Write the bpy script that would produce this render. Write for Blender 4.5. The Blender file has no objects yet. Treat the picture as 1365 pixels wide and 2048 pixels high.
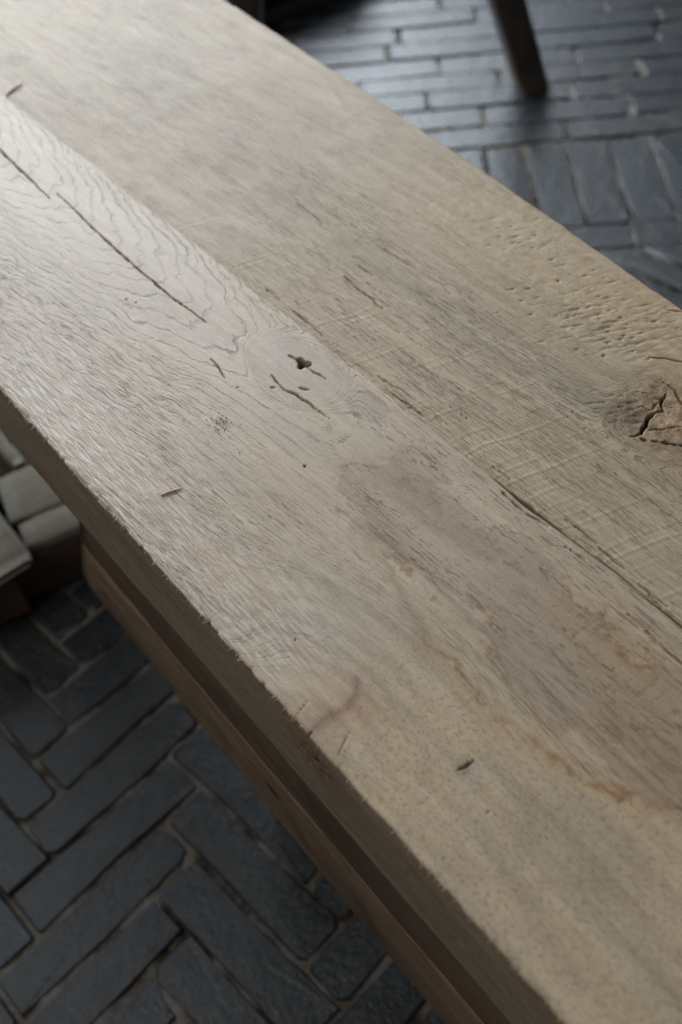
import bpy, math, random
import numpy as np
from mathutils import Matrix, Vector

S = bpy.context.scene
C = S.collection
rng = random.Random(11)

# ------------------------------------------------------------------ camera
PITCH, ROLL, CAM_Z = math.radians(51.0), 0.1216, 1.0
fwd = Vector((0, math.cos(PITCH), -math.sin(PITCH)))
rt0 = Vector((1, 0, 0))
up0 = rt0.cross(fwd)
rt = rt0 * math.cos(ROLL) - up0 * math.sin(ROLL)
up = up0 * math.cos(ROLL) + rt0 * math.sin(ROLL)
cd = bpy.data.cameras.new('camera')
cam = bpy.data.objects.new('camera', cd)
C.objects.link(cam)
cam.matrix_world = Matrix(((rt.x, up.x, -fwd.x, 0), (rt.y, up.y, -fwd.y, 0),
                           (rt.z, up.z, -fwd.z, CAM_Z), (0, 0, 0, 1)))
cd.sensor_fit = 'VERTICAL'
cd.sensor_height = 36.0
cd.sensor_width = 24.0
cd.lens = 35.0
cd.clip_start, cd.clip_end = 0.02, 60
cd.dof.use_dof = True
cd.dof.focus_distance = 0.60
cd.dof.aperture_fstop = 5.0
S.camera = cam

# ------------------------------------------------------------------ light: a window behind the table, an added fill lamp, weak light from the room
W = bpy.data.worlds.new('World')
S.world = W
W.use_nodes = True
bg = W.node_tree.nodes['Background']
bg.inputs['Color'].default_value = (0.80, 0.88, 1.0, 1)
bg.inputs['Strength'].default_value = 0.065


def area(name, loc, target, sx, sy, power, color):
    l = bpy.data.lights.new(name, 'AREA')
    l.shape = 'RECTANGLE'
    l.size, l.size_y, l.energy, l.color = sx, sy, power, color
    o = bpy.data.objects.new(name, l)
    C.objects.link(o)
    o.location = loc
    o.rotation_euler = (Vector(target) - Vector(loc)).to_track_quat('-Z', 'Y').to_euler()
    return o


area('window_light', (-0.85, 4.2, 2.2), (-0.75, 0.0, 0.8), 3.2, 2.8, 268, (0.89, 0.95, 1.0))
area('added_fill_light', (-1.7, -0.1, 3.0), (-0.2, 0.5, 0.3), 1.6, 1.6, 22, (1.0, 0.93, 0.84))  # unseen fill lamp, added to brighten the slab side and apron

S.view_settings.view_transform = 'Standard'
S.view_settings.look = 'None'
S.view_settings.exposure = 0.0
S.view_settings.gamma = 1.0
S.view_settings.use_curve_mapping = False
S.render.engine = 'CYCLES'
S.cycles.use_denoising = True
S.cycles.denoiser = 'OPENIMAGEDENOISE'
S.cycles.denoising_input_passes = 'RGB_ALBEDO_NORMAL'
S.cycles.denoising_prefilter = 'NONE'
S.cycles.max_bounces = 6


# ------------------------------------------------------------------ helpers
def tag(o, label=None, cat=None, group=None, kind=None):
    for k, v in (('label', label), ('category', cat), ('group', group), ('kind', kind)):
        if v:
            o[k] = v
    return o


def empty(name, loc, rz=0.0):
    o = bpy.data.objects.new(name, None)
    C.objects.link(o)
    o.location = loc
    o.rotation_euler = (0, 0, rz)
    o.empty_display_size = 0.05
    return o


def link(name, me, mat=None, parent=None):
    o = bpy.data.objects.new(name, me)
    C.objects.link(o)
    if mat is not None and len(me.materials) == 0:
        me.materials.append(mat)
    if parent is not None:
        o.parent = parent
    return o


def mesh_py(name, verts, faces, smooth=False):
    me = bpy.data.meshes.new(name)
    me.from_pydata([tuple(v) for v in verts], [], faces)
    me.update()
    if smooth:
        me.polygons.foreach_set('use_smooth', [True] * len(me.polygons))
    return me


def mesh_grid(name, P, closed=False, caps=False):
    """P: (nu, nv, 3) array of points; quads between neighbours."""
    nu, nv = P.shape[:2]
    idx = np.arange(nu * nv).reshape(nu, nv)
    a, b = idx[:-1, :-1], idx[:-1, 1:]
    c, d = idx[1:, 1:], idx[1:, :-1]
    q = np.stack([a, b, c, d], -1).reshape(-1, 4)
    if closed:
        q2 = np.stack([idx[:-1, -1], idx[:-1, 0], idx[1:, 0], idx[1:, -1]], -1)
        q = np.concatenate([q, q2])
    loops = q.reshape(-1)
    starts = np.arange(len(q)) * 4
    totals = np.full(len(q), 4)
    if caps:
        c0, c1 = idx[0, :], idx[-1, ::-1]
        loops = np.concatenate([loops, c0, c1])
        starts = np.concatenate([starts, [len(q) * 4, len(q) * 4 + nv]])
        totals = np.concatenate([totals, [nv, nv]])
    me = bpy.data.meshes.new(name)
    me.vertices.add(nu * nv)
    me.vertices.foreach_set('co', P.reshape(-1).astype(np.float32))
    me.loops.add(len(loops))
    me.loops.foreach_set('vertex_index', loops.astype(np.int32))
    me.polygons.add(len(starts))
    me.polygons.foreach_set('loop_start', starts.astype(np.int32))
    me.polygons.foreach_set('loop_total', totals.astype(np.int32))
    me.update(calc_edges=True)
    return me


def vattr(me, name, arr):
    a = me.attributes.new(name, 'FLOAT_VECTOR', 'POINT')
    a.data.foreach_set('vector', np.ascontiguousarray(arr, dtype=np.float32).reshape(-1))


# -------- numpy noise
def _hash(ix, iy, seed):
    h = (ix.astype(np.int64) * 374761393 + iy.astype(np.int64) * 668265263 + seed * 974634777) & 0xFFFFFFFF
    h = ((h ^ (h >> 13)) * 1274126177) & 0xFFFFFFFF
    h = h ^ (h >> 16)
    return (h & 0xFFFF).astype(np.float32) / 65535.0


def vnoise(x, y, seed=0):
    x, y = np.broadcast_arrays(np.asarray(x, dtype=np.float64), np.asarray(y, dtype=np.float64))
    ix, iy = np.floor(x), np.floor(y)
    fx, fy = (x - ix).astype(np.float32), (y - iy).astype(np.float32)
    fx = fx * fx * fx * (fx * (fx * 6 - 15) + 10)
    fy = fy * fy * fy * (fy * (fy * 6 - 15) + 10)
    a, b = _hash(ix, iy, seed), _hash(ix + 1, iy, seed)
    c, d = _hash(ix, iy + 1, seed), _hash(ix + 1, iy + 1, seed)
    return (a + (b - a) * fx + (c - a) * fy + (a - b - c + d) * fx * fy) * 2 - 1


def fbm(x, y, seed=0, octv=4, gain=0.5):
    s, amp, tot = 0, 1.0, 0
    for o in range(octv):
        s = s + amp * vnoise(x * 2 ** o + o * 17.3, y * 2 ** o - o * 9.1, seed + o)
        tot += amp
        amp *= gain
    return s / tot


def sstep(a, b, x):
    t = np.clip((x - a) / (b - a), 0, 1)
    return t * t * (3 - 2 * t)


def polydist(U, V, pts):
    """distance to a polyline and the position along it (0..1)."""
    best = np.full(U.shape, 9.0, dtype=np.float32)
    along = np.zeros(U.shape, dtype=np.float32)
    n = len(pts) - 1
    for i in range(n):
        (a0, a1), (b0, b1) = pts[i], pts[i + 1]
        dx, dy = b0 - a0, b1 - a1
        t = np.clip(((U - a0) * dx + (V - a1) * dy) / (dx * dx + dy * dy), 0, 1)
        dd = np.hypot(U - a0 - t * dx, V - a1 - t * dy)
        m = dd < best
        best = np.where(m, dd, best)
        along = np.where(m, (i + t) / n, along)
    return best, along


# -------- shader helper
class NT:
    def __init__(self, name):
        self.m = bpy.data.materials.new(name)
        self.m.use_nodes = True
        self.t = self.m.node_tree
        self.bsdf = self.t.nodes['Principled BSDF']

    def n(self, typ, **kw):
        nd = self.t.nodes.new(typ)
        for k, v in kw.items():
            setattr(nd, k, v)
        return nd

    def put(self, sock, v):
        if hasattr(v, 'is_linked'):
            self.t.links.new(v, sock)
        elif v is not None:
            sock.default_value = v

    def math(self, op, a, b=None, c=None, clamp=False):
        nd = self.n('ShaderNodeMath', operation=op, use_clamp=clamp)
        for i, v in enumerate((a, b, c)):
            if v is not None:
                self.put(nd.inputs[i], v)
        return nd.outputs[0]

    def rng(self, v, a, b, c=0.0, d=1.0, smooth=True):
        nd = self.n('ShaderNodeMapRange', interpolation_type='SMOOTHSTEP' if smooth else 'LINEAR')
        for i, x in enumerate((v, a, b, c, d)):
            self.put(nd.inputs[i], x)
        return nd.outputs[0]

    def mix(self, f, a, b, blend='MIX'):
        nd = self.n('ShaderNodeMix', data_type='RGBA', blend_type=blend)
        self.put(nd.inputs[0], f)
        self.put(nd.inputs[6], a)
        self.put(nd.inputs[7], b)
        return nd.outputs[2]

    def noise(self, vec, scale=1.0, detail=3.0, rough=0.55, dist=0.0):
        nd = self.n('ShaderNodeTexNoise')
        if vec is not None:
            self.put(nd.inputs['Vector'], vec)
        nd.inputs['Scale'].default_value = scale
        nd.inputs['Detail'].default_value = detail
        nd.inputs['Roughness'].default_value = rough
        nd.inputs['Distortion'].default_value = dist
        return nd.outputs['Fac']

    def comb(self, x, y, z=0.0):
        nd = self.n('ShaderNodeCombineXYZ')
        for i, v in enumerate((x, y, z)):
            self.put(nd.inputs[i], v)
        return nd.outputs[0]

    def sep(self, v):
        nd = self.n('ShaderNodeSeparateXYZ')
        self.put(nd.inputs[0], v)
        return nd.outputs

    def attr(self, name):
        nd = self.n('ShaderNodeAttribute', attribute_name=name)
        return nd.outputs['Vector']

    def bump(self, h, dist, strength=1.0, normal=None):
        nd = self.n('ShaderNodeBump')
        nd.inputs['Strength'].default_value = strength
        nd.inputs['Distance'].default_value = dist
        self.put(nd.inputs['Height'], h)
        if normal is not None:
            self.put(nd.inputs['Normal'], normal)
        return nd.outputs[0]

    def out(self, color, rough, normal=None, spec=0.5):
        self.put(self.bsdf.inputs['Base Color'], color)
        self.put(self.bsdf.inputs['Roughness'], rough)
        self.bsdf.inputs['Specular IOR Level'].default_value = spec
        if normal is not None:
            self.put(self.bsdf.inputs['Normal'], normal)
        return self.m


def rgb(r, g, b):
    return (r, g, b, 1.0)


# ------------------------------------------------------------------ materials
def mat_oak():
    """planed and sawn old oak; 'grain' = (along the board m, ring count, across m), 'tint' = colour of the wood itself,
    'mask' = (pore strength, ring-line strength, fleck amount), 'mark' = (dirt in cracks, speckle, smoothness)"""
    k = NT('old_oak')
    g = k.sep(k.attr('grain'))
    tint = k.attr('tint')
    mk = k.sep(k.attr('mask'))
    mr = k.sep(k.attr('mark'))
    u, r, v = g[0], g[1], g[2]
    # ring lines
    wob = k.noise(k.comb(k.math('MULTIPLY', u, 60.0), k.math('MULTIPLY', v, 260.0)), 1.0, 3.0, 0.6)
    rw = k.math('ADD', r, k.math('MULTIPLY', k.math('SUBTRACT', wob, 0.5), 0.32))
    fr = k.math('FRACT', rw)
    edge = k.math('MULTIPLY', k.rng(fr, 0.32, 0.0), k.rng(fr, 0.0, 0.04))
    dash = k.rng(k.noise(k.comb(k.math('MULTIPLY', u, 130.0), k.math('MULTIPLY', rw, 2.4), 3.1), 1.0, 3.0, 0.65), 0.40, 0.62)
    line = k.math('MULTIPLY', k.math('MULTIPLY', edge, k.math('ADD', k.math('MULTIPLY', dash, 0.55), 0.45)), mk[1])
    # pores: short dark dashes along the grain
    pn = k.noise(k.comb(k.math('MULTIPLY', u, 50.0), k.math('MULTIPLY', rw, 4.6), 7.7), 1.0, 2.5, 0.55)
    pn2 = k.noise(k.comb(k.math('MULTIPLY', u, 115.0), k.math('MULTIPLY', rw, 8.5), 1.3), 1.0, 2.0, 0.5)
    pore = k.math('MULTIPLY', k.math('ADD', k.rng(pn, 0.58, 0.68), k.math('MULTIPLY', k.rng(pn2, 0.57, 0.70), 0.7)), mk[0], clamp=True)
    # fibre streaks
    fib = k.noise(k.comb(k.math('MULTIPLY', u, 26.0), k.math('MULTIPLY', v, 900.0), 0.0), 1.0, 5.0, 0.7)
    fib2 = k.noise(k.comb(k.math('MULTIPLY', u, 10.0), k.math('MULTIPLY', v, 130.0), 4.0), 1.0, 3.0, 0.6)
    speck = k.noise(k.comb(k.math('MULTIPLY', u, 300.0), k.math('MULTIPLY', v, 900.0), 2.0), 1.0, 3.0, 0.7)
    speck2 = k.noise(k.comb(k.math('MULTIPLY', u, 240.0), k.math('MULTIPLY', v, 300.0), 6.0), 1.0, 2.0, 0.6)
    # ray flecks
    fl = k.noise(k.comb(k.math('MULTIPLY', u, 62.0), k.math('MULTIPLY', v, 600.0), 9.0), 1.0, 2.0, 0.5, 0.35)
    fleck = k.math('MULTIPLY', k.rng(fl, 0.47, 0.58), mk[2])
    base = k.mix(k.rng(fib2, 0.3, 0.7), rgb(0.432, 0.352, 0.258), rgb(0.527, 0.443, 0.336))
    base = k.mix(k.math('MULTIPLY', k.rng(fib, 0.35, 0.7), 0.35), base, rgb(0.36, 0.28, 0.205))
    col = k.mix(1.0, base, tint, 'MULTIPLY')
    col = k.mix(k.math('MULTIPLY', line, 0.78), col, rgb(0.17, 0.125, 0.085))
    col = k.mix(k.math('MULTIPLY', pore, 0.56), col, rgb(0.115, 0.085, 0.06))
    sp = k.math('MULTIPLY', k.rng(speck, 0.56, 0.70), k.math('ADD', k.math('MULTIPLY', mr[1], 0.62), 0.10))
    col = k.mix(sp, col, rgb(0.17, 0.13, 0.09))
    sp2 = k.math('MULTIPLY', k.rng(speck2, 0.55, 0.72), k.math('MULTIPLY', mr[1], 0.42))
    col = k.mix(sp2, col, rgb(0.21, 0.16, 0.11))
    col = k.mix(k.math('MULTIPLY', fleck, 0.55), col, rgb(0.60, 0.53, 0.46))
    col = k.mix(k.math('MULTIPLY', mr[0], 0.82, clamp=True), col, rgb(0.045, 0.032, 0.022))
    h = k.math('SUBTRACT', k.math('MULTIPLY', fib, 0.5), k.math('MULTIPLY', pore, 1.0))
    h = k.math('SUBTRACT', h, k.math('MULTIPLY', line, 0.7))
    h = k.math('ADD', h, k.math('MULTIPLY', fleck, 0.35))
    h = k.math('SUBTRACT', h, k.math('MULTIPLY', k.rng(speck, 0.5, 0.7), k.math('ADD', k.math('MULTIPLY', mr[1], 0.5), 0.12)))
    nrm = k.bump(h, 0.00045, 0.8)
    ro = k.math('SUBTRACT', 0.70, k.math('MULTIPLY', mr[2], 0.22))
    ro = k.math('ADD', ro, k.math('MULTIPLY', pore, 0.15))
    ro = k.math('SUBTRACT', ro, k.math('MULTIPLY', fleck, 0.10))
    return k.out(col, ro, nrm, 0.44)


def mat_timber(name, c1, c2, cdark, along, across, rough=0.6, knots=0.0):
    """simple board wood in object space; along/across = index of the axes"""
    k = NT(name)
    co = k.n('ShaderNodeTexCoord').outputs['Object']
    s = k.sep(co)
    rnd = k.n('ShaderNodeObjectInfo').outputs['Random']
    off = k.math('MULTIPLY', rnd, 37.0)
    a = s[along]
    b, c = [s[i] for i in range(3) if i != along]
    big = k.noise(k.comb(k.math('ADD', k.math('MULTIPLY', a, 5.0), off), k.math('MULTIPLY', b, 26.0), k.math('MULTIPLY', c, 26.0)), 1.0, 4.0, 0.6, 0.6)
    fine = k.noise(k.comb(k.math('ADD', k.math('MULTIPLY', a, 30.0), off), k.math('MULTIPLY', b, 520.0), k.math('MULTIPLY', c, 520.0)), 1.0, 4.0, 0.65)
    blot = k.noise(k.comb(k.math('ADD', k.math('MULTIPLY', a, 11.0), off), k.math('MULTIPLY', b, 14.0), k.math('MULTIPLY', c, 14.0)), 1.0, 3.0, 0.6)
    col = k.mix(k.rng(big, 0.35, 0.65), c1, c2)
    col = k.mix(k.math('MULTIPLY', k.rng(fine, 0.45, 0.68), 0.7), col, cdark)
    col = k.mix(k.math('MULTIPLY', k.rng(blot, 0.50, 0.72), 0.60), col, cdark)
    if knots:
        vo = k.n('ShaderNodeTexVoronoi')
        k.put(vo.inputs['Vector'], k.comb(k.math('MULTIPLY', a, 0.55), b, c))
        vo.inputs['Scale'].default_value = 13.0
        col = k.mix(k.math('MULTIPLY', k.rng(vo.outputs['Distance'], 0.09, 0.05), knots), col, rgb(0.02, 0.012, 0.007))
    nrm = k.bump(k.math('ADD', fine, k.math('MULTIPLY', big, 0.6)), 0.0008, 0.7)
    return k.out(col, rough, nrm, 0.4)


def mat_brick():
    k = NT('dark_clinker')
    co = k.n('ShaderNodeTexCoord').outputs['Object']
    oi = k.n('ShaderNodeObjectInfo')
    isl = k.n('ShaderNodeNewGeometry').outputs['Random Per Island']
    rnd = k.math('FRACT', k.math('ADD', oi.outputs['Random'], isl))
    pos = k.n('ShaderNodeNewGeometry').outputs['Position']
    n1 = k.noise(pos, 38.0, 5.0, 0.62)
    n2 = k.noise(pos, 160.0, 4.0, 0.65)
    n3 = k.noise(pos, 620.0, 3.0, 0.65)
    ramp = k.n('ShaderNodeValToRGB')
    k.put(ramp.inputs[0], rnd)
    cr = ramp.color_ramp
    cr.interpolation = 'LINEAR'
    cr.elements[0].position, cr.elements[0].color = 0.0, rgb(0.0172, 0.0216, 0.0280)
    cr.elements[1].position, cr.elements[1].color = 1.0, rgb(0.0205, 0.0238, 0.0296)
    for p, c in ((0.25, (0.0224, 0.0281, 0.0352)), (0.5, (0.0145, 0.0166, 0.0200)), (0.62, (0.0238, 0.0281, 0.0304)),
                 (0.78, (0.0277, 0.0238, 0.0248)), (0.9, (0.0185, 0.0238, 0.0320))):
        e = cr.elements.new(p)
        e.color = rgb(*c)
    col = k.mix(k.rng(n1, 0.35, 0.7), ramp.outputs[0], rgb(0.0277, 0.0324, 0.0376))
    col = k.mix(k.math('MULTIPLY', k.rng(n2, 0.58, 0.76), 0.7), col, rgb(0.10, 0.092, 0.080))
    scuff = k.rng(k.noise(pos, 17.0, 6.0, 0.75, 1.0), 0.54, 0.74)
    col = k.mix(k.math('MULTIPLY', scuff, 0.5), col, rgb(0.075, 0.066, 0.056))
    col = k.mix(k.math('MULTIPLY', k.rng(n2, 0.40, 0.26), 0.6), col, rgb(0.016, 0.015, 0.014))
    # mortar dust held on the worn arrises
    dz = k.sep(co)[2]
    dust = k.math('MULTIPLY', k.rng(dz, -0.0010, -0.0055), k.rng(k.noise(pos, 70.0, 4.0, 0.7), 0.40, 0.62))
    col = k.mix(k.math('MULTIPLY', dust, 0.9), col, rgb(0.17, 0.145, 0.12))
    h = k.math('ADD', k.math('MULTIPLY', n1, 1.2), k.math('ADD', k.math('MULTIPLY', n2, 0.8), k.math('MULTIPLY', n3, 0.25)))
    nrm = k.bump(h, 0.0018, 0.75)
    ro = k.math('ADD', k.rng(n2, 0.3, 0.75, 0.26, 0.48), k.math('MULTIPLY', scuff, 0.2))
    k.bsdf.inputs['Specular Tint'].default_value = rgb(0.88, 0.945, 1.0)
    return k.out(col, ro, nrm, 0.75)


def mat_mortar():
    k = NT('sandy_joint')
    pos = k.n('ShaderNodeNewGeometry').outputs['Position']
    n1 = k.noise(pos, 26.0, 5.0, 0.65)
    n2 = k.noise(pos, 300.0, 4.0, 0.7)
    n3 = k.noise(pos, 900.0, 2.0, 0.7)
    z = k.sep(pos)[2]
    col = k.mix(k.rng(n1, 0.36, 0.62), rgb(0.066, 0.051, 0.040), rgb(0.25, 0.225, 0.20))
    col = k.mix(k.math('MULTIPLY', k.rng(z, -0.008, -0.0035), 0.6), col, rgb(0.27, 0.255, 0.235))
    col = k.mix(k.math('MULTIPLY', k.rng(n2, 0.5, 0.75), 0.5), col, rgb(0.03, 0.024, 0.018))
    nrm = k.bump(k.math('ADD', n2, k.math('MULTIPLY', n3, 0.6)), 0.003, 0.9)
    return k.out(col, 0.9, nrm, 0.3)


def mat_plain(name, c1, c2, rough, scale=40.0, bump=0.0006, spec=0.5):
    k = NT(name)
    co = k.n('ShaderNodeTexCoord').outputs['Object']
    n1 = k.noise(co, scale, 5.0, 0.6)
    n2 = k.noise(co, scale * 9, 3.0, 0.6)
    col = k.mix(k.rng(n1, 0.35, 0.68), c1, c2)
    nrm = k.bump(k.math('ADD', n1, k.math('MULTIPLY', n2, 0.5)), bump, 0.7)
    return k.out(col, rough, nrm, spec)


M_OAK = mat_oak()
M_APRON = mat_timber('brown_oak', rgb(0.22, 0.152, 0.096), rgb(0.32, 0.235, 0.158), rgb(0.085, 0.053, 0.032), 0, 2, 0.62, 0.9)
M_APRON_SHADE = mat_timber('oak_painted_shade', rgb(0.165, 0.108, 0.066), rgb(0.225, 0.155, 0.098), rgb(0.075, 0.046, 0.028), 0, 2, 0.65, 0.8)  # darker copy of the apron oak, shade under the slab put into its colour
M_FRAME = mat_timber('dark_brown_timber', rgb(0.105, 0.062, 0.040), rgb(0.145, 0.088, 0.056), rgb(0.05, 0.03, 0.02), 0, 2, 0.65)
M_PALE = mat_timber('weathered_pale_board', rgb(0.235, 0.215, 0.17), rgb(0.31, 0.285, 0.23), rgb(0.12, 0.106, 0.08), 0, 2, 0.65)
M_STOOL = mat_timber('dark_stained_wood', rgb(0.055, 0.042, 0.033), rgb(0.085, 0.064, 0.048), rgb(0.028, 0.021, 0.016), 2, 0, 0.45)
M_BRICK = mat_brick()
M_MORTAR = mat_mortar()
M_LEATHER = mat_plain('dark_leather', rgb(0.050, 0.062, 0.080), rgb(0.072, 0.086, 0.105), 0.38, 60.0, 0.0008)
M_SPLINT = mat_plain('splinter_wood', rgb(0.46, 0.29, 0.23), rgb(0.56, 0.38, 0.31), 0.6, 300.0, 0.0002)
M_SPLINT2 = mat_plain('brown_splinter_wood', rgb(0.17, 0.115, 0.065), rgb(0.25, 0.18, 0.11), 0.6, 300.0, 0.0002)
M_CRUMB = mat_plain('dark_crumb', rgb(0.030, 0.026, 0.022), rgb(0.07, 0.06, 0.05), 0.8, 900.0, 0.0001)
M_HAIR = mat_plain('wood_fibre', rgb(0.50, 0.42, 0.33), rgb(0.58, 0.50, 0.40), 0.7, 300.0, 0.0001)

# ------------------------------------------------------------------ floor of laid bricks
YAW = math.radians(-4.5)
er = np.array([math.cos(YAW), math.sin(YAW)])          # along the border rows
es = np.array([-math.sin(YAW), math.cos(YAW)])         # across them, away from the camera
Q0, Q1 = 1.3725, 1.6270                                 # the row of upright bricks
QE = 1.3170                                             # herringbone stops here

xs = np.concatenate([np.linspace(-4.5, -1.3, 10)[:-1], np.arange(-1.3, 1.6, 0.006), np.linspace(1.6, 4.5, 10)])
ys = np.concatenate([np.linspace(-2.5, -0.1, 8)[:-1], np.arange(-0.1, 2.9, 0.006), np.linspace(2.9, 4.0, 5)])
X, Y = np.meshgrid(xs, ys, indexing='ij')
Z = -0.0058 + 0.0060 * fbm(X * 24, Y * 24, 3, 3) + 0.0026 * fbm(X * 95, Y * 95, 9, 2)
Z = np.minimum(Z, -0.0034 + 0.0006 * vnoise(X * 180, Y * 180, 12))
fl = mesh_grid('floor', np.stack([X, Y, Z], -1)[:, ::-1])
fl.polygons.foreach_set('use_smooth', [True] * len(fl.polygons))
floor = link('floor', fl, M_MORTAR)
tag(floor, 'dark brick floor with sandy joints under the oak table', None, None, 'structure')


def brick_outline(L, Wd, r):
    """ten points round a worn brick, centred"""
    l, w = L / 2, Wd / 2
    j = lambda s: r.uniform(-s, s)
    c = [r.choice((0.002, 0.003, 0.003, 0.005, 0.009)) for _ in range(4)]
    s = 0.0024
    return [(-l + j(s), -w + c[0] * .8), (-l + c[0], -w + j(s)), (j(.03), -w + j(s)), (l - c[1], -w + j(s)), (l + j(s), -w + c[1] * .8),
            (l + j(s), w - c[2] * .8), (l - c[2], w + j(s)), (j(.03), w + j(s)), (-l + c[3], w + j(s)), (-l + j(s), w - c[3] * .8)]


def brick_mesh(name, out, r):
    n = len(out)
    cx = sum(p[0] for p in out) / n
    cy = sum(p[1] for p in out) / n
    vs, fs = [], []
    for (x, y) in out:
        vs.append((x, y, -0.045))
    for (x, y) in out:
        vs.append((x, y, -0.0048 + r.uniform(-.0012, .0012)))
    for (x, y) in out:
        dx, dy = cx - x, cy - y
        m = r.uniform(0.0014, 0.0030)
        ax = math.copysign(min(m, abs(dx)), dx)
        ay = math.copysign(min(m, abs(dy) * .6), dy)
        vs.append((x + ax, y + ay, -0.0004 + r.uniform(-.0004, .0004)))
    vs.append((cx, cy, r.uniform(-.0004, .0004)))
    for lv in (0, 1):
        for i in range(n):
            a, b = lv * n + i, lv * n + (i + 1) % n
            fs.append((a, b, b + n, a + n))
    for i in range(n):
        fs.append((2 * n + i, 2 * n + (i + 1) % n, 3 * n))
    me = mesh_py(name, vs, fs, True)
    for p in list(me.polygons)[2 * n:]:
        p.use_smooth = False
    me.materials.append(M_BRICK)
    return me


def cam_px(x, y, z):
    p = Vector((x, y, z - CAM_Z))
    d = p.dot(fwd)
    if d < 0.05:
        return None
    return (682.5 + 1991 * p.dot(rt) / d, 1024 - 1991 * p.dot(up) / d)


def in_view(corners):
    """does the photograph show some of it (frame, and not behind the table top)"""
    for (x, y) in corners:
        q = cam_px(x, y, 0)
        if q is None:
            continue
        px, py = q
        if -40 < px < 1405 and -40 < py < 2090:
            left = py > 955 + 1.23 * px - 40
            right = py < 0.678 * (px - 455) + 60
            if left or right:
                return True
    return False


def clip_poly(poly, lim, keep_below=True):
    """cut an outline along the straight line q = lim"""
    res = []
    for i in range(len(poly)):
        a, b = np.array(poly[i]), np.array(poly[(i + 1) % len(poly)])
        qa, qb = a @ es - lim, b @ es - lim
        if qa <= 0:
            res.append(tuple(a))
        if (qa < 0) != (qb < 0):
            res.append(tuple(a + (b - a) * (qa / (qa - qb))))
    return res


rb = random.Random(5)
WP = 0.0533                                            # herringbone pitch
angA = math.radians(45) + YAW
A = np.array([math.cos(angA), math.sin(angA)])
B = np.array([math.sin(angA), -math.cos(angA)])
O = np.array([-0.3708, 0.5129])
JT = 0.0044
hb_mesh = [brick_mesh('brick', brick_outline(4 * WP - JT, WP - JT, rb), rb) for _ in range(12)]
st_mesh = [brick_mesh('brick', brick_outline(0.264, 0.0675 - 0.0055, rb), rb) for _ in range(10)]
so_mesh = [brick_mesh('brick', brick_outline(0.247, 0.0735 - 0.0065, rb), rb) for _ in range(8)]
placed = []                                            # (mesh, centre, angle, corners)


def corners_of(c, ang, L, Wd):
    ax = np.array([math.cos(ang), math.sin(ang)])
    ay = np.array([-ax[1], ax[0]])
    return [tuple(c + ax * sx * L / 2 + ay * sy * Wd / 2) for sx, sy in ((-1, -1), (1, -1), (1, 1), (-1, 1))]


angB = math.atan2(B[1], B[0])
for b in range(-44, 44):
    for a in range(-44, 44):
        t = (a + b) % 8
        if t == 0:                                     # brick along A
            c = O + A * WP * (a + 2) + B * WP * (b + .5)
            ang = angA
        elif t == 4:                                   # brick along B
            c = O + A * WP * (a + .5) + B * WP * (b + 2)
            ang = angB
        else:
            continue
        if not (-1.25 < c[0] < 1.5 and -0.12 < c[1] < 1.6):
            continue
        ang += rb.uniform(-.012, .012) + (math.pi if rb.random() < .5 else 0)
        c = c + np.array([rb.uniform(-.0014, .0014), rb.uniform(-.0014, .0014)])
        cs = corners_of(c, ang, 4 * WP - JT, WP - JT)
        qs = [np.array(p) @ es for p in cs]
        if min(qs) > QE - 0.012:
            continue
        if max(qs) > QE:                               # cut along the border
            ax = np.array([math.cos(ang), math.sin(ang)])
            ay = np.array([-ax[1], ax[0]])
            poly = clip_poly(cs, QE - 0.004)
            if len(poly) < 3:
                continue
            loc = [((np.array(p) - c) @ ax, (np.array(p) - c) @ ay) for p in poly]
            placed.append((brick_mesh('brick', loc, rb), c, ang, cs))
        else:
            placed.append((rb.choice(hb_mesh), c, ang, cs))

rows = [(QE, Q0)]
q = Q1
for p in (.076, .064, .072, .060, .066, .073, .062, .068, .066, .070, .065, .069, .066, .068, .067):
    rows.append((q, q + p))
    q += p
for ri, (qa, qb) in enumerate(rows):
    e = -1.3 + [0.11, 0.30, 0.155, 0.06, 0.215, 0.10, 0.26, 0.03, 0.18][ri % 9]
    while e < 1.5:
        L = 0.27 + rb.uniform(-.006, .006)
        c = er * (e + L / 2) + es * ((qa + qb) / 2)
        ang = YAW + rb.uniform(-.010, .010) + (math.pi if rb.random() < .5 else 0)
        placed.append((rb.choice(st_mesh), c, ang, corners_of(c, ang, 0.262, .06)))
        e += L
e = -1.3
while e < 1.5:
    c = er * e + es * ((Q0 + Q1) / 2 + rb.uniform(-.003, .003))
    ang = YAW + math.pi / 2 + rb.uniform(-.02, .02)
    placed.append((rb.choice(so_mesh), c, ang, corners_of(c, ang, .244, .065)))
    e += 0.0735 + rb.uniform(-.001, .001)

rest_v, rest_f, rest_s = [], [], []
n_vis = 0
for me, c, ang, cs in placed:
    tz = rb.uniform(-.0018, .0012)
    tx, ty = rb.uniform(-.020, .020), rb.uniform(-.007, .007)
    mat = Matrix.Translation((c[0], c[1], tz)) @ Matrix.Rotation(ang, 4, 'Z') @ Matrix.Rotation(tx, 4, 'X') @ Matrix.Rotation(ty, 4, 'Y')
    if in_view(cs) and n_vis < 300:
        n_vis += 1
        o = link('brick', me, None, floor)
        o.matrix_local = mat
    else:
        k0 = len(rest_v)
        rest_v += [mat @ v.co for v in me.vertices]
        rest_f += [tuple(k0 + i for i in p.vertices) for p in me.polygons]
        rest_s += [p.use_smooth for p in me.polygons]
print('bricks in view', n_vis, 'of', len(placed))
ro = link('bricks_out_of_sight', mesh_py('bricks_out_of_sight', rest_v, rest_f, True), M_BRICK, floor)
ro['kind'] = 'stuff'
ro.data.polygons.foreach_set('use_smooth', rest_s)

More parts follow.
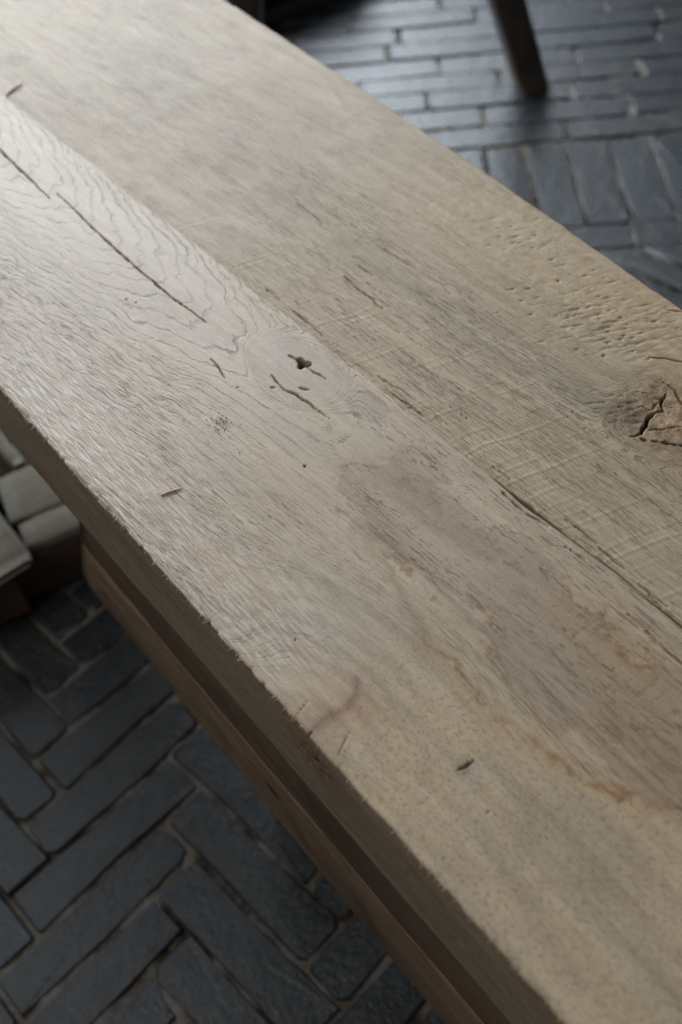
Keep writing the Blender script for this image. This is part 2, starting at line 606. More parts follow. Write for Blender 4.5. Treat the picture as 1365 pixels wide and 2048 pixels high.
# ------------------------------------------------------------------ oak table
TOP = 0.55
TH = 0.090
dv_ = np.array([0.557, -0.83])
dv_ = dv_ / np.linalg.norm(dv_)
nv_ = np.array([-dv_[1], dv_[0]])
V0 = 0.2255 * 0.45
TC = dv_ * (-0.45) + nv_ * (V0 + 0.2)
SEAM = 0.1835
table = empty('oak_table', (TC[0], TC[1], 0))
tag(table, 'thick oak table top of two old planks filling the picture, crossing the brick floor', 'table')


def to_world(U, V, Zz):
    px = U * dv_[0] + (V + V0) * nv_[0] - TC[0]
    py = U * dv_[1] + (V + V0) * nv_[1] - TC[1]
    return np.stack([px, py, Zz], -1)


def u_axis():
    us = [-1.13]
    while us[-1] < 0.045:
        t = (us[-1] + 1.13) / 1.15
        us.append(us[-1] + 0.00135 - 0.00075 * t)
    return np.concatenate([np.linspace(-1.75, -1.13, 20)[:-1], np.array(us), np.linspace(us[-1], 0.65, 22)[1:]])


UA = u_axis()
NU = len(UA)


def splat(U, V, u0, v0, ru, rv, rot=0.0):
    du, dv = U - u0, V - v0
    c, s = math.cos(rot), math.sin(rot)
    a, b = (du * c + dv * s) / ru, (-du * s + dv * c) / rv
    return np.exp(-(a * a + b * b))


def sharp_walls(me, ncol, lo, hi, tail=0):
    """smooth shading everywhere but on the hidden wall of the joint (columns of the reversed grid)"""
    sm = np.ones((NU - 1, ncol - 1), bool)
    if hi:
        sm[:, :hi] = False
    if tail:
        sm[:, -tail:] = False
    full = np.zeros(len(me.polygons), bool)
    full[:sm.size] = sm.reshape(-1)
    me.polygons.foreach_set('use_smooth', full)


def build_left():
    nt, nw = 300, 62
    vt = np.linspace(0, 1, nt)
    vL = 0.0007 * fbm(UA * 90, UA * 0 + 2, 21, 3) + 0.0011 * np.maximum(0, vnoise(UA * 260, UA * 0, 22)) * sstep(-.3, .3, vnoise(UA * 21, UA * 0, 23))
    vR = SEAM + 0.0016 * fbm(UA * 24, UA * 0 + 5, 31, 4) + 0.0004
    # the joint opens here
    opening = np.interp(UA, [-.300, -.272, -.252, -.236, -.224, -.205, -.190, -.176, -.160, -.140, -.116, -.09, -.06],
                        [0, .0006, .0014, .0028, .0032, .0016, .0005, .0016, .0011, .0018, .0026, .0012, 0])
    vR = vR - opening * 0.35
    U = np.repeat(UA[:, None], nt, 1)
    V = vL[:, None] + (vR - vL)[:, None] * vt[None]
    low = fbm(U * 7, V * 22, 41, 3)
    med = fbm(U * 28, V * 95, 42, 3)
    # ---- rings
    cen = np.interp(UA, [-1.7, -.8, -.5, -.42, -.3, .6], [.135, .137, .139, .141, .142, .144])[:, None]
    tap = np.interp(UA, [-1.8, -.46, -.42, -.37, .66], [-1.8, -.46, -.428, -.413, -.37])[:, None]
    R = (tap + .285 * (np.sqrt(1 + ((V - cen) / .042) ** 2) - 1) + .012 * low) / .033
    R = R + 7.0 * splat(U, V, -.205, -.005, .115, .080)
    R = R + 0.62 * fbm(U * 34, V * 90, 44, 3) * sstep(-.40, -.47, U) + 0.12 * med
    # knot beside the joint
    dk = np.hypot((U + .415) / 1.75, V - .157)
    wk = np.exp(-(dk / .021) ** 4)
    R = R * (1 - wk) + (dk / .0056 + 0.9 * med + .5 * low + .5 * fbm(U * 50, V * 70, 46, 2)) * wk
    # knot at the left edge: the rings swing round it
    de = np.hypot((U + .205) / 1.25, V + .010)
    we = np.exp(-(de / .082) ** 6)
    R = R * (1 - we) + (de / .0085 + 0.5 * low + 0.5 * med) * we
    # ---- zones
    smooth = sstep(-.30, -.46, U + 0.03 * low)
    inner = np.exp(-((V - cen) / (.046 + .012 * low)) ** 4) * smooth
    edge_zone = np.exp(-(np.maximum(V - .01, 0) / .042) ** 2) * sstep(-.62, -.50, U) * sstep(-.20, -.27, U)
    lv0 = np.interp(UA, [-.30, -.20, -.162, -.104, -.061, -.03, .05], [.085, .078, .076, .082, .106, .120, .14])[:, None]
    gran = sstep(-.27, -.16, U + .05 * low) * sstep(.006, -.006, V - lv0)
    pore = (0.80 + 0.25 * low) * (.35 + .85 * sstep(-.35, .30, fbm(U * 8, V * 75, 48, 3)))
    pore = pore * (1 - .92 * inner) * (1 - .80 * gran) * (1 - .95 * wk)
    pore *= 1 - .85 * we * sstep(.075, .03, de)
    lines = 0.25 + 0.75 * smooth - 0.10 * gran
    lines *= .62 + .55 * sstep(-.4, .4, fbm(U * 20, V * 45, 43, 3))
    lines *= 1 - 0.45 * sstep(.075, .13, np.abs(V - cen)) * smooth
    lines = lines * (1 - .92 * we) * (1 - .85 * wk) * (1 - 2.8 * wk * (1 - wk)) * (1 - 3.6 * we * (1 - we))
    pore = pore * (1 - 3.2 * we * (1 - we))
    bands = (.5 + .5 * np.sin(6.283 * (de / .0105 + .8 * low + .5 * med))) * np.exp(-((de - .058) / .024) ** 2) * sstep(-.17, -.20, U)
    # ---- colour of the wood
    T = np.ones(U.shape + (3,), np.float32)

    def mul(mask, c):
        nonlocal T
        m = np.clip(mask, 0, 1)[..., None]
        T = T * (1 - m + m * np.array(c, np.float32))
    mul(.8 * smooth, (1.0, 1.0, 1.035))
    mul(inner, (1.03, 1.03, 1.05))
    mul(sstep(-.1, .7, low), (.90, .88, .86))
    mul(sstep(.0, .8, -low), (1.04, 1.03, 1.0))
    mul(edge_zone * .8, (.93, .92, .95))
    mul(gran, (.97, .93, .865))
    mul(gran * sstep(0, .5, fbm(U * 13, V * 28, 49, 3)), (.90, .91, .93))
    mul(gran * sstep(.1, .5, fbm(U * 60, V * 70, 50, 3)), (.93, .93, .92))
    mul(splat(U, V, -.415, .160, .040, .019), (.84, .87, .90))
    mul(splat(U, V, -.245, .050, .045, .030), (.92, .95, .97))
    mul(splat(U, V, -.215, .018, .020, .022), (1.03, .95, .87))
    mul(splat(U, V, -.198, .026, .012, .014), (.96, .86, .82))
    mul(bands * (.75 + .4 * med), (.75, .76, .78))
    flow = fbm(R * .55, U * 5, 47, 3)
    mul(sstep(.05, .45, flow) * (.25 + .75 * sstep(-.42, -.30, U)) * (1 - gran * .6), (.83, .805, .78))
    mul(sstep(.05, .45, -flow) * (.25 + .75 * sstep(-.42, -.30, U)), (1.07, 1.055, 1.02))
    # old water marks with ragged rims
    wf = 0
    for (a, b, ra, rb_, s) in ((-.355, .168, .022, .010, 1), (-.300, .128, .035, .018, 1), (-.300, .160, .020, .010, .8), (-.245, .125, .045, .020, 1.0),
                               (-.165, .135, .05, .018, 1), (-.210, .158, .022, .010, 1), (-.145, .105, .04, .016, .9), (-.085, .150, .04, .022, 1), (-.06, .115, .035, .012, .8)):
        wf = wf + s * splat(U, V, a, b, ra, rb_)
    wf = wf + .42 * fbm(U * 24, V * 80, 51, 4, .58) + .13 * fbm(U * 230, V * 260, 55, 3)
    inside = sstep(.43, .55, wf)
    rim = np.exp(-((wf - .47) / .050) ** 2) * (.45 + .75 * sstep(-.3, .4, fbm(U * 30, V * 60, 56, 2))) * sstep(-.40, -.36, U)
    mul(inside * sstep(-.40, -.36, U), (.84, .825, .825))
    mul(rim * .95, (.72, .62, .52))
    mul(splat(U, V, -.135, .150, .05, .020), (.98, .88, .76))
    mul(splat(U, V, -.09, .125, .04, .03), (.93, .87, .80))
    # rusty line
    ds, al = polydist(U + .004 * fbm(U * 190, V * 190, 61, 3), V + .0045 * fbm(U * 180, V * 180, 62, 3),
                      [(-.200, .078), (-.185, .081), (-.162, .076), (-.136, .078), (-.104, .082), (-.083, .092), (-.061, .106), (-.03, .120)])
    mul(np.exp(-(ds / .0020) ** 2) * (.50 + 1.0 * fbm(U * 130, V * 130, 63, 3)) * 1.3, (.66, .50, .36))
    mul(np.exp(-(ds / .009) ** 2) * .6, (.96, .90, .80))
    lv = np.interp(UA, [-.30, -.20, -.185, -.162, -.136, -.104, -.083, -.061, -.03, .05], [.10, .078, .081, .076, .078, .082, .092, .106, .120, .14])[:, None]
    above = sstep(-.001, .002, V - lv + .004 * fbm(U * 180, V * 180, 62, 3)) * sstep(-.25, -.19, U)
    mul(above, (.90, .875, .85))
    ds2, _ = polydist(U + .005 * fbm(U * 90, V * 90, 64, 3), V + .005 * fbm(U * 90, V * 90, 65, 3), [(-.285, .100), (-.245, .092), (-.222, .084), (-.205, .078)])
    mul(np.exp(-(ds2 / .004) ** 2) * .7, (.72, .64, .60))
    # dark dirt line round the edge knot
    dkn, _ = polydist(U + .002 * fbm(U * 100, V * 100, 66, 3), V + .002 * fbm(U * 100, V * 100, 67, 3), [(-.206, .003), (-.206, .013), (-.203, .024), (-.205, .033), (-.212, .038)])
    mul(np.exp(-(dkn / .0022) ** 2) * .75, (.55, .48, .50))
    mul(np.exp(-(dkn / .008) ** 2) * .5, (.85, .80, .84))
    # hollow with a bluish halo
    mul(splat(U, V, -.137, .049, .010, .008), (.86, .90, .95))
    # ---- relief
    Zt = 0.00045 * low + 0.00012 * med
    dirt = np.zeros(U.shape, np.float32)

    def crack(pts, w, depth, sharp=1.0, jit=.0008, dk_=1.0):
        nonlocal Zt, dirt
        d_, a_ = polydist(U + jit * vnoise(U * 140, V * 140, 71), V + jit * vnoise(U * 140, V * 140, 72), pts)
        ww = w * (0.25 + 0.75 * np.sin(np.clip(a_, .02, .98) * math.pi) ** .6) * (0.8 + .3 * vnoise(U * 160, V * 10, 73))
        m = np.clip(1 - d_ / np.maximum(ww, 1e-5), 0, 1)
        m = np.clip(m * 1.6, 0, 1)
        Zt = Zt - depth * m
        dirt = np.maximum(dirt, dk_ * np.clip(m * 1.4, 0, 1))
    crack([(-.84, .139), (-.814, .138), (-.762, .136), (-.715, .134)], .0011, .006, jit=.0003)
    crack([(-.719, .142), (-.677, .140), (-.638, .138), (-.604, .137), (-.575, .137), (-.538, .137), (-.494, .140)], .0009, .005, jit=.0003)
    crack([(-.467, .121), (-.456, .120), (-.443, .117)], .0007, .004, dk_=.9, jit=.0003)
    crack([(-.424, .141), (-.406, .139), (-.397, .142), (-.385, .143), (-.366, .144)], .0009, .005, jit=.0004)
    crack([(-.413, .163), (-.404, .164), (-.395, .165)], .0007, .003, dk_=.7)
    crack([(-.431, .161), (-.424, .1625), (-.418, .163)], .0009, .003, dk_=.8)
    crack([(-.402, .147), (-.396, .150)], .0012, .002, dk_=.45)
    crack([(-.415, .134), (-.413, .136)], .0012, .0015, dk_=.5)
    crack([(-.2165, .003), (-.2195, .012)], .0004, .001, dk_=.75, jit=.0002)
    crack([(-.186, .004), (-.1915, .016)], .0004, .001, dk_=.65, jit=.0002)
    crack([(-.205, -.001), (-.2035, .003)], .0010, .003, dk_=.8)
    crack([(-.250, .1795), (-.232, .1795), (-.214, .181)], .0010, .004, dk_=.8)
    crack([(-.200, .178), (-.185, .179)], .0006, .003, dk_=.7)
    crack([(-.150, .169), (-.110, .166), (-.08, .165)], .0006, .003, dk_=.6)
    # knot hole: three-cornered
    hd = np.hypot((U + .4175) / 1.35, V - .1630)
    hm = sstep(.0042, .0026, hd + .0012 * np.cos(3 * np.arctan2(V - .163, U + .4175) + .6))
    Zt = Zt - .010 * hm
    dirt = np.maximum(dirt, hm)
    h2 = splat(U, V, -.1395, .0462, .0036, .0056, .2)
    Zt = Zt - .0006 * h2
    mul(h2 * (.8 + .4 * fbm(U * 400, V * 400, 79, 2)), (.66, .67, .71))
    crack([(-.1425, .0425), (-.1412, .0465), (-.1405, .0520)], .0009, .0016, jit=.0003, dk_=.85)
    # worm holes
    for (a, b, rr) in ((-.345, .108, .0011), (-.252, .029, .0007), (-.118, .039, .0007), (-.43, .118, .0007), (-.56, .112, .0009), (-.552, .115, .0007)):
        m = sstep(rr, rr * .5, np.hypot(U - a, V - b))
        Zt = Zt - .002 * m
        dirt = np.maximum(dirt, .8 * m)
    # planed edge near the joint is slightly lower, ragged
    near = vR[:, None] - V
    opn = (.9 * np.clip(opening / .0012, 0, 1))[:, None]
    Zt = Zt - .0010 * opn * np.exp(-near / .0012) * (1 + .6 * vnoise(U * 60, V * 0, 74))
    Zt = Zt - (0.00045 * low + 0.00012 * med) * np.exp(-near / .008)
    tear = sstep(.15, .5, fbm(U * 30, V * 200, 75, 3)) * np.exp(-near / .006)
    Zt = Zt - .0003 * tear * opn
    mul(np.exp(-(near / .006) ** 2) * .5, (1.05, 1.04, 1.0))
    # left arris
    nearL = V - vL[:, None]
    chip = np.maximum(0, vnoise(U * 110, V * 0, 76)) * sstep(.0, .5, vnoise(U * 17, V * 0, 77))
    Zt = Zt - .0009 * np.exp(-nearL / .0008) - .0016 * chip * np.exp(-nearL / .0018)
    Zt = Zt + .00014 * fbm(U * 120, V * 520, 78, 2) * (edge_zone + .35)
    # ---- left wall (bottom -> top), then the top, then the wall of the joint
    zw = -TH + (TH - .001) * (np.linspace(0, 1, nw + 1)[:-1]) ** 0.8
    Uw = np.repeat(UA[:, None], nw, 1)
    Zw = np.repeat(zw[None], NU, 0)
    wall = .0008 * fbm(Uw * 9, Zw * 30, 81, 3) + .00035 * fbm(Uw * 60, Zw * 260, 82, 3)
    pit = 0 * Uw
    for (a, b, ra, rz) in ((-.2085, -.020, .003, .0022), (-.2035, -.030, .0045, .0028), (-.2005, -.024, .002, .004), (-.1970, -.034, .0035, .0026), (-.1935, -.022, .0024, .0020), (-.214, -.030, .0016, .0030),
                           (-.209, -.040, .0030, .0014), (-.198, -.016, .0016, .0016), (-.190, -.027, .0014, .0020), (-.1300, -.040, .0040, .0022), (-.096, -.055, .002, .002), (-.226, -.012, .002, .001), (-.222, -.044, .003, .001)):
        pit = np.maximum(pit, sstep(.3, .75, splat(Uw, Zw, a, b, ra, rz) * (1 + .3 * vnoise(Uw * 500, Zw * 500, 83))))
    Vw = vL[:, None] * sstep(-.02, 0, Zw) + wall + .0035 * pit
    nr = 6
    zr = np.linspace(-.0015, -TH, nr)
    Ur = np.repeat(UA[:, None], nr, 1)
    Zr = np.repeat(zr[None], NU, 0)
    Vr = np.repeat(vR[:, None], nr, 1) + .0004 * vnoise(Ur * 60, Zr * 60, 84)
    Ua = np.concatenate([Uw, U, Ur], 1)
    Va = np.concatenate([Vw, V, Vr], 1)
    Za = np.concatenate([Zw, Zt, Zr], 1)
    Zl = Za
    P = to_world(Ua, Va, Za + TOP)
    me = mesh_grid('plank', P[:, ::-1], True, True)
    flip = lambda a: a[:, ::-1]
    # attributes
    vg = np.concatenate([Zw * 1.0 - .0, V, Vr + (-Zr)], 1)
    Rg = np.concatenate([(Zw + .002 * fbm(Uw * 6, Zw * 20, 85, 3)) / .0040 + 3, R, (Vr - Zr) / .004], 1)
    vattr(me, 'grain', flip(np.stack([Ua, Rg, vg], -1)))
    lw = fbm(Uw * 8, Zw * 35, 86, 3)
    lw = lw + .35 * fbm(Uw * 30, Zw * 160, 87, 3) + .22 * fbm((Uw + .35 * Zw) * 170, Zw * 9, 88, 2)
    Tw = np.stack([.66 + .17 * lw, .63 + .17 * lw, .575 + .17 * lw], -1)
    kn = np.exp(-(np.hypot((Uw + .203) / .022, (Zw + .026) / .020)) ** 2)[..., None]
    Tw = Tw * (1 - kn * (1 - np.array([.72, .62, .60])))
    topb = np.exp(-(-Zw) / .004)[..., None]
    Tw = Tw * (1 - .45 * topb) + .45 * topb * np.array([.78, .72, .64])
    vattr(me, 'tint', flip(np.concatenate([Tw, T, np.full(Vr.shape + (3,), .85)], 1)))
    one = lambda a, val: np.full(a.shape, val, np.float32)
    Mk = np.stack([np.concatenate([one(Uw, .75), pore, one(Ur, .3)], 1),
                   np.concatenate([one(Uw, .12), lines, one(Ur, 0)], 1),
                   np.concatenate([one(Uw, 0), np.clip(edge_zone * 1.1 + .12 * (1 - smooth) * (1 - gran), 0, 1), one(Ur, 0)], 1)], -1)
    vattr(me, 'mask', flip(Mk))
    Mr = np.stack([np.concatenate([pit * .95, dirt, one(Ur, .1)], 1),
                   np.concatenate([one(Uw, .5), np.clip(.9 * gran + .15, 0, 1), one(Ur, 0)], 1),
                   np.concatenate([one(Uw, 0), np.clip(.45 + .55 * smooth - .3 * gran, 0, 1), one(Ur, 0)], 1)], -1)
    vattr(me, 'mark', flip(Mr))
    sharp_walls(me, P.shape[1], nr, nr)
    o = link('plank', me, M_OAK, table)
    o['label'] = 'smoother left plank with a long check, arched grain and a small knot hole'
    return vR


def build_right(vseam):
    nt = 340
    vt = np.linspace(0, 1, nt)
    opening = np.interp(UA, [-.300, -.272, -.252, -.236, -.224, -.205, -.190, -.176, -.160, -.140, -.116, -.09, -.06],
                        [0, .0006, .0014, .0028, .0032, .0016, .0005, .0016, .0011, .0018, .0026, .0012, 0])
    vA = SEAM + 0.0016 * fbm(UA * 24, UA * 0 + 5, 31, 4) - .0003 + opening * .65 + .0006 * (opening > .0005) * fbm(UA * 120, UA * 0, 36, 2)
    pf = np.polyfit([-.895, -.731, -.594, -.480, -.395, -.338, -.282], [.4373, .4264, .4153, .4073, .3949, .388, .3805], 2)
    pl = np.polyfit([-.895, -.282], [.4373, .3805], 1)
    uc = np.clip(UA, -1.0, -.15)
    vB = .5 * np.polyval(pf, uc) + .5 * np.polyval(pl, uc) + (UA - uc) * np.where(UA < -.5, -.04, -.10)
    vB = vB + .0007 * fbm(UA * 14, UA * 0, 91, 3) + .0005 * fbm(UA * 120, UA * 0, 92, 2)
    U = np.repeat(UA[:, None], nt, 1)
    V = vA[:, None] + (vB - vA)[:, None] * vt[None]
    low = fbm(U * 6, V * 20, 101, 3)
    med = fbm(U * 30, V * 100, 102, 3)
    # grain swings round the knot
    ku, kv = -.218, .300
    bend = splat(U, V, ku, kv, .085, .05)
    R = (V + .0022 * low + .020 * bend * np.sign(V - kv) * (1 - np.exp(-np.abs(V - kv) / .018))) / .0036 + .35 * med
    dk = np.hypot((U - ku) / 1.35, V - kv) + .010 * fbm(U * 26, V * 34, 124, 3)
    wk = np.exp(-(dk / .030) ** 4)
    R = R * (1 - wk) + (dk / .0042 + .8 * med) * wk
    farzone = sstep(-.42, -.62, U + .05 * low)
    pitzone = np.clip(splat(U, V, -.305, .342, .042, .030, .5) * 1.25 + .6 * splat(U, V, -.40, .362, .035, .016) + .35 * splat(U, V, -.262, .305, .03, .02), 0, 1)
    calm = np.clip(splat(U, V, -.36, .365, .16, .055) * 1.3, 0, 1)
    pore = np.clip((1.0 + .4 * low) * (.40 + .80 * sstep(-.35, .30, fbm(U * 9, V * 70, 108, 3))) * (1 - .72 * farzone) * (1 - .80 * calm), 0, 1.2) * (1 - .8 * wk)
    lines = .18 * (1 - calm) + .75 * wk
    T = np.ones(U.shape + (3,), np.float32)

    def mul(mask, c):
        nonlocal T
        m = np.clip(mask, 0, 1)[..., None]
        T = T * (1 - m + m * np.array(c, np.float32))
    mul(1.0 + 0 * U, (.975, .95, .885))
    mul(sstep(-.1, .7, low), (.90, .90, .89))
    mul(sstep(0, .8, -low), (1.05, 1.04, 1.0))
    mul(calm, (.94, .90, .82))
    mul(farzone, (.90, .905, .935))
    mul(farzone * sstep(0, .5, fbm(U * 15, V * 30, 120, 4)), (.90, .875, .84))
    mul(farzone * sstep(.2, .5, fbm(U * 40, V * 90, 121, 4)), (.86, .83, .79))
    mul(farzone * sstep(.15, .5, fbm(U * 26, V * 55, 122, 4)), (1.06, 1.06, 1.06))
    dg, _ = polydist(U, V + .006 * low, [(-.60, .268), (-.48, .262), (-.389, .269), (-.344, .272), (-.302, .274), (-.262, .275)])
    mul(np.exp(-(dg / .012) ** 2) * (.55 + .5 * med), (.72, .745, .74))
    dg2, _ = polydist(U, V, [(-.36, .250), (-.28, .240), (-.2, .232)])
    mul(np.exp(-(dg2 / .016) ** 2) * (.35 + .6 * med), (.82, .82, .80))
    mul(splat(U, V, -.256, .276, .020, .013), (.88, .92, .95))
    mul(sstep(.060, .010, dk + .012 * low) * .95, (.80, .70, .585))
    th = np.arctan2(V - kv, U - ku)
    rad = fbm(th * 3.2 + 20, dk * 50, 123, 3)
    mul(sstep(.034, .016, dk) * sstep(-.05, .35, rad), (.66, .56, .47))
    mul(sstep(.034, .016, dk) * sstep(.05, .4, -rad), (1.10, 1.06, .98))
    mul(splat(U, V, -.245, .280, .010, .012) + .8 * splat(U, V, -.222, .322, .014, .008), (.72, .63, .58))
    mul(splat(U, V, -.17, .275, .05, .022), (.80, .72, .66))
    blot = sstep(.25, .6, fbm(U * 22, V * 60, 103, 4))
    mul(blot * .6, (.86, .85, .82))
    mul(sstep(.3, .65, fbm(U * 45, V * 120, 104, 3)) * .5, (1.08, 1.07, 1.02))
    # far boards: worn patches
    mul(splat(U, V, -.72, .33, .07, .03) * .6, (.93, .89, .83))
    mul(splat(U, V, -.80, .27, .08, .03) * .5, (.92, .93, .92))
    Zt = .0006 * low + .00035 * med * (1 - calm)
    dirt = np.zeros(U.shape, np.float32)
    # saw kerf marks running across the plank
    rs = random.Random(21)
    marks, uu = [], -.62
    while uu < .03:
        marks.append((uu, rs.choice((.3, .45, .6, .8, 1.0)), rs.uniform(.75, 1.0)))
        uu += rs.uniform(.006, .017)
    for i, (u0, st, ln) in enumerate(marks):
        lineu = u0 + .30 * (V - .19) + .0012 * vnoise(V * 60, V * 0 + i, 105)
        dd = U - lineu
        fade = sstep(.36 * ln, .20, V) * (.35 + .65 * sstep(-.4, .3, vnoise(V * 45, V * 0 + i * 3.1, 106)))
        fade = fade * (1 - calm)
        m = np.exp(-(dd / .0010) ** 2) * fade * st
        Zt = Zt + .00012 * m - .00010 * np.exp(-((dd - .0024) / .0014) ** 2) * fade * st
        mul(m, (1.28, 1.26, 1.20))

    def crack(pts, w, depth, jit=.0010, dk_=1.0):
        nonlocal Zt, dirt
        d_, a_ = polydist(U + jit * vnoise(U * 140, V * 140, 111), V + jit * vnoise(U * 140, V * 140, 112), pts)
        ww = w * (0.25 + 0.75 * np.sin(np.clip(a_, .02, .98) * math.pi) ** .6) * (.8 + .3 * vnoise(U * 160, V * 10, 113))
        m = np.clip((1 - d_ / np.maximum(ww, 1e-5)) * 1.6, 0, 1)
        Zt = Zt - depth * m
        dirt = np.maximum(dirt, dk_ * np.clip(m * 1.4, 0, 1))
    crack([(-.229, .268), (-.227, .275), (-.228, .283), (-.233, .292), (-.231, .300)], .0016, .005, jit=.0022)
    crack([(-.226, .279), (-.219, .286), (-.214, .297)], .0006, .002, jit=.0015, dk_=.6)
    crack([(-.242, .288), (-.236, .296), (-.236, .302)], .0007, .002, jit=.0015, dk_=.55)
    crack([(-.252, .298), (-.240, .304), (-.232, .306)], .0006, .002, jit=.0012, dk_=.5)
    crack([(-.250, .309), (-.243, .3115)], .0006, .002, jit=.0012, dk_=.5)
    crack([(-.231, .300), (-.236, .304), (-.238, .312)], .0012, .004)
    crack([(-.248, .318), (-.236, .318), (-.228, .312), (-.219, .310)], .0010, .004, dk_=.8)
    crack([(-.267, .329), (-.256, .336), (-.246, .341), (-.235, .343)], .0008, .003, dk_=.7)
    crack([(-.290, .373), (-.277, .379)], .0007, .002, dk_=.6)
    for (a, b) in ((-.2215, .2715), (-.2165, .275), (-.2115, .2785), (-.2075, .281), (-.203, .284), (-.199, .287)):
        crack([(a - .0018, b - .0018), (a + .0016, b + .0006)], .0017, .003, jit=.0005)
    crack([(-.570, .272), (-.545, .271), (-.527, .269)], .0006, .002, dk_=.5, jit=.0004)
    crack([(-.470, .241), (-.445, .239), (-.422, .237)], .0008, .003, dk_=.7)
    rr = random.Random(8)
    for _ in range(60):                                # torn fibres along the saw-rough face
        a, b = rr.uniform(-.52, -.02), rr.uniform(.190, .285)
        ln = rr.uniform(.006, .022)
        if calm[0, 0] > 9 or (a > -.29 and b > .268):
            continue
        crack([(a, b), (a + ln, b + rr.uniform(-.0006, .0006))], rr.uniform(.0003, .0006), .0010, jit=.0003, dk_=rr.uniform(.25, .55))
    for _ in range(14):                                # along the joint
        a = rr.uniform(-.50, -.10)
        b = rr.uniform(.1845, .192)
        crack([(a, b), (a + rr.uniform(.008, .028), b + rr.uniform(-.0005, .0008))], rr.uniform(.0005, .0009), .002, jit=.0006, dk_=rr.uniform(.4, .8))
    # pits torn out by the plane round the knot
    pts = []
    for _ in range(170):
        a = -.305 + rr.gauss(0, .030)
        b = .340 + .25 * (a + .305) + rr.gauss(0, .019)
        if rr.random() < .18:
            a, b = -.405 + rr.gauss(0, .025), .362 + rr.gauss(0, .011)
        if rr.random() < .14:
            a, b = -.250 + rr.gauss(0, .012), .278 + rr.gauss(0, .007)
        pts.append((a, b, rr.uniform(.0005, .0011), rr.uniform(.0012, .0036) * (1.5 if rr.random() < .15 else 1), rr.uniform(.2, 1.0) ** 1.3))
    pz = np.zeros(U.shape, np.float32)
    for (a, b, w1, w2, st) in pts:
        i0, i1 = np.searchsorted(UA, a - .008), np.searchsorted(UA, a + .008)
        if i1 <= i0:
            continue
        j = slice(i0, i1)
        pz[j] = np.maximum(pz[j], st * splat(U[j], V[j], a, b, w1, w2, -.48))
    pz = pz * (.75 + .5 * vnoise(U * 700, V * 700, 114))
    Zt = Zt - .0012 * pz
    dirt = np.maximum(dirt, .30 * sstep(.30, .9, pz))
    ra, rb2 = U * .89 - V * .46, U * .46 + V * .89
    torn = np.maximum(0, fbm(ra * 330, rb2 * 95, 125, 3) - .08) * np.clip(pitzone * 1.4, 0, 1)
    Zt = Zt - .0008 * torn
    mul(sstep(.1, .5, torn) * .4, (.80, .74, .66))
    # cut and torn knot
    kr = sstep(.045, .020, dk)
    Zt = Zt + kr * (.0022 * fbm(U * 60 + V * 30, V * 90, 115, 4, .6) - .0010) * sstep(-.20, -.215, U + .0 * V)
    nearA = V - vA[:, None]
    opn = (.95 * np.clip(opening / .0012, 0, 1))[:, None]
    Zt = Zt - .0010 * opn * np.exp(-nearA / .0010) - (.0006 * low + .00035 * med * (1 - calm)) * np.exp(-nearA / .008)
    mul(np.exp(-(nearA / .005) ** 2) * .5, (1.07, 1.06, 1.02))
    nearB = vB[:, None] - V
    chip = np.maximum(0, vnoise(U * 70, V * 0, 116))
    Zt = Zt - .0014 * np.exp(-nearB / .0012) - .0009 * chip * np.exp(-nearB / .002)
    Zt = Zt + .00013 * fbm(U * 60, V * 420, 117, 2) * (1 - .6 * calm) + .00022 * fbm(U * 140, V * 180, 118, 2) * calm
    nl, nr = 5, 14
    Ul = np.repeat(UA[:, None], nl, 1)
    Zl = np.repeat(np.linspace(-TH, -.002, nl)[None], NU, 0)
    Vl = np.repeat(vA[:, None], nl, 1)
    Ur = np.repeat(UA[:, None], nr, 1)
    Zr = np.repeat(np.linspace(-.004, -TH, nr)[None], NU, 0)
    Vr = np.repeat(vB[:, None], nr, 1) + .0012 * fbm(Ur * 30, Zr * 60, 119, 3) + .001
    Ua, Va, Za = np.concatenate([Ul, U, Ur], 1), np.concatenate([Vl, V, Vr], 1), np.concatenate([Zl, Zt, Zr], 1)
    P = to_world(Ua, Va, Za + TOP - .00012)
    me = mesh_grid('plank', P[:, ::-1], True, True)
    flip = lambda a: a[:, ::-1]
    vattr(me, 'grain', flip(np.stack([Ua, np.concatenate([(Vl - Zl) / .004, R, (Vr - Zr) / .004], 1), np.concatenate([Vl + Zl, V, Vr - Zr], 1)], -1)))
    vattr(me, 'tint', flip(np.concatenate([np.full(Vl.shape + (3,), .85), T, np.full(Vr.shape + (3,), .6)], 1)))
    one = lambda a, val: np.full(a.shape, val, np.float32)
    vattr(me, 'mask', flip(np.stack([np.concatenate([one(Ul, .3), pore, one(Ur, .4)], 1), np.concatenate([one(Ul, 0), lines, one(Ur, .1)], 1),
                                     np.concatenate([one(Ul, 0), np.clip(.10 * (1 - calm), 0, 1), one(Ur, 0)], 1)], -1)))
    vattr(me, 'mark', flip(np.stack([np.concatenate([one(Ul, .1), dirt, one(Ur, 0)], 1), np.concatenate([one(Ul, 0), .25 + .25 * calm, one(Ur, .4)], 1),
                                     np.concatenate([one(Ul, 0), .35 + .3 * calm + .2 * farzone, one(Ur, 0)], 1)], -1)))
    sharp_walls(me, P.shape[1], P.shape[1], 0, nl)
    o = link('plank', me, M_OAK, table)
    o['label'] = 'rougher right plank with saw marks, torn pits and a dark knot'


vs_ = build_left()
build_right(vs_)

phi = math.atan2(dv_[1], dv_[0])


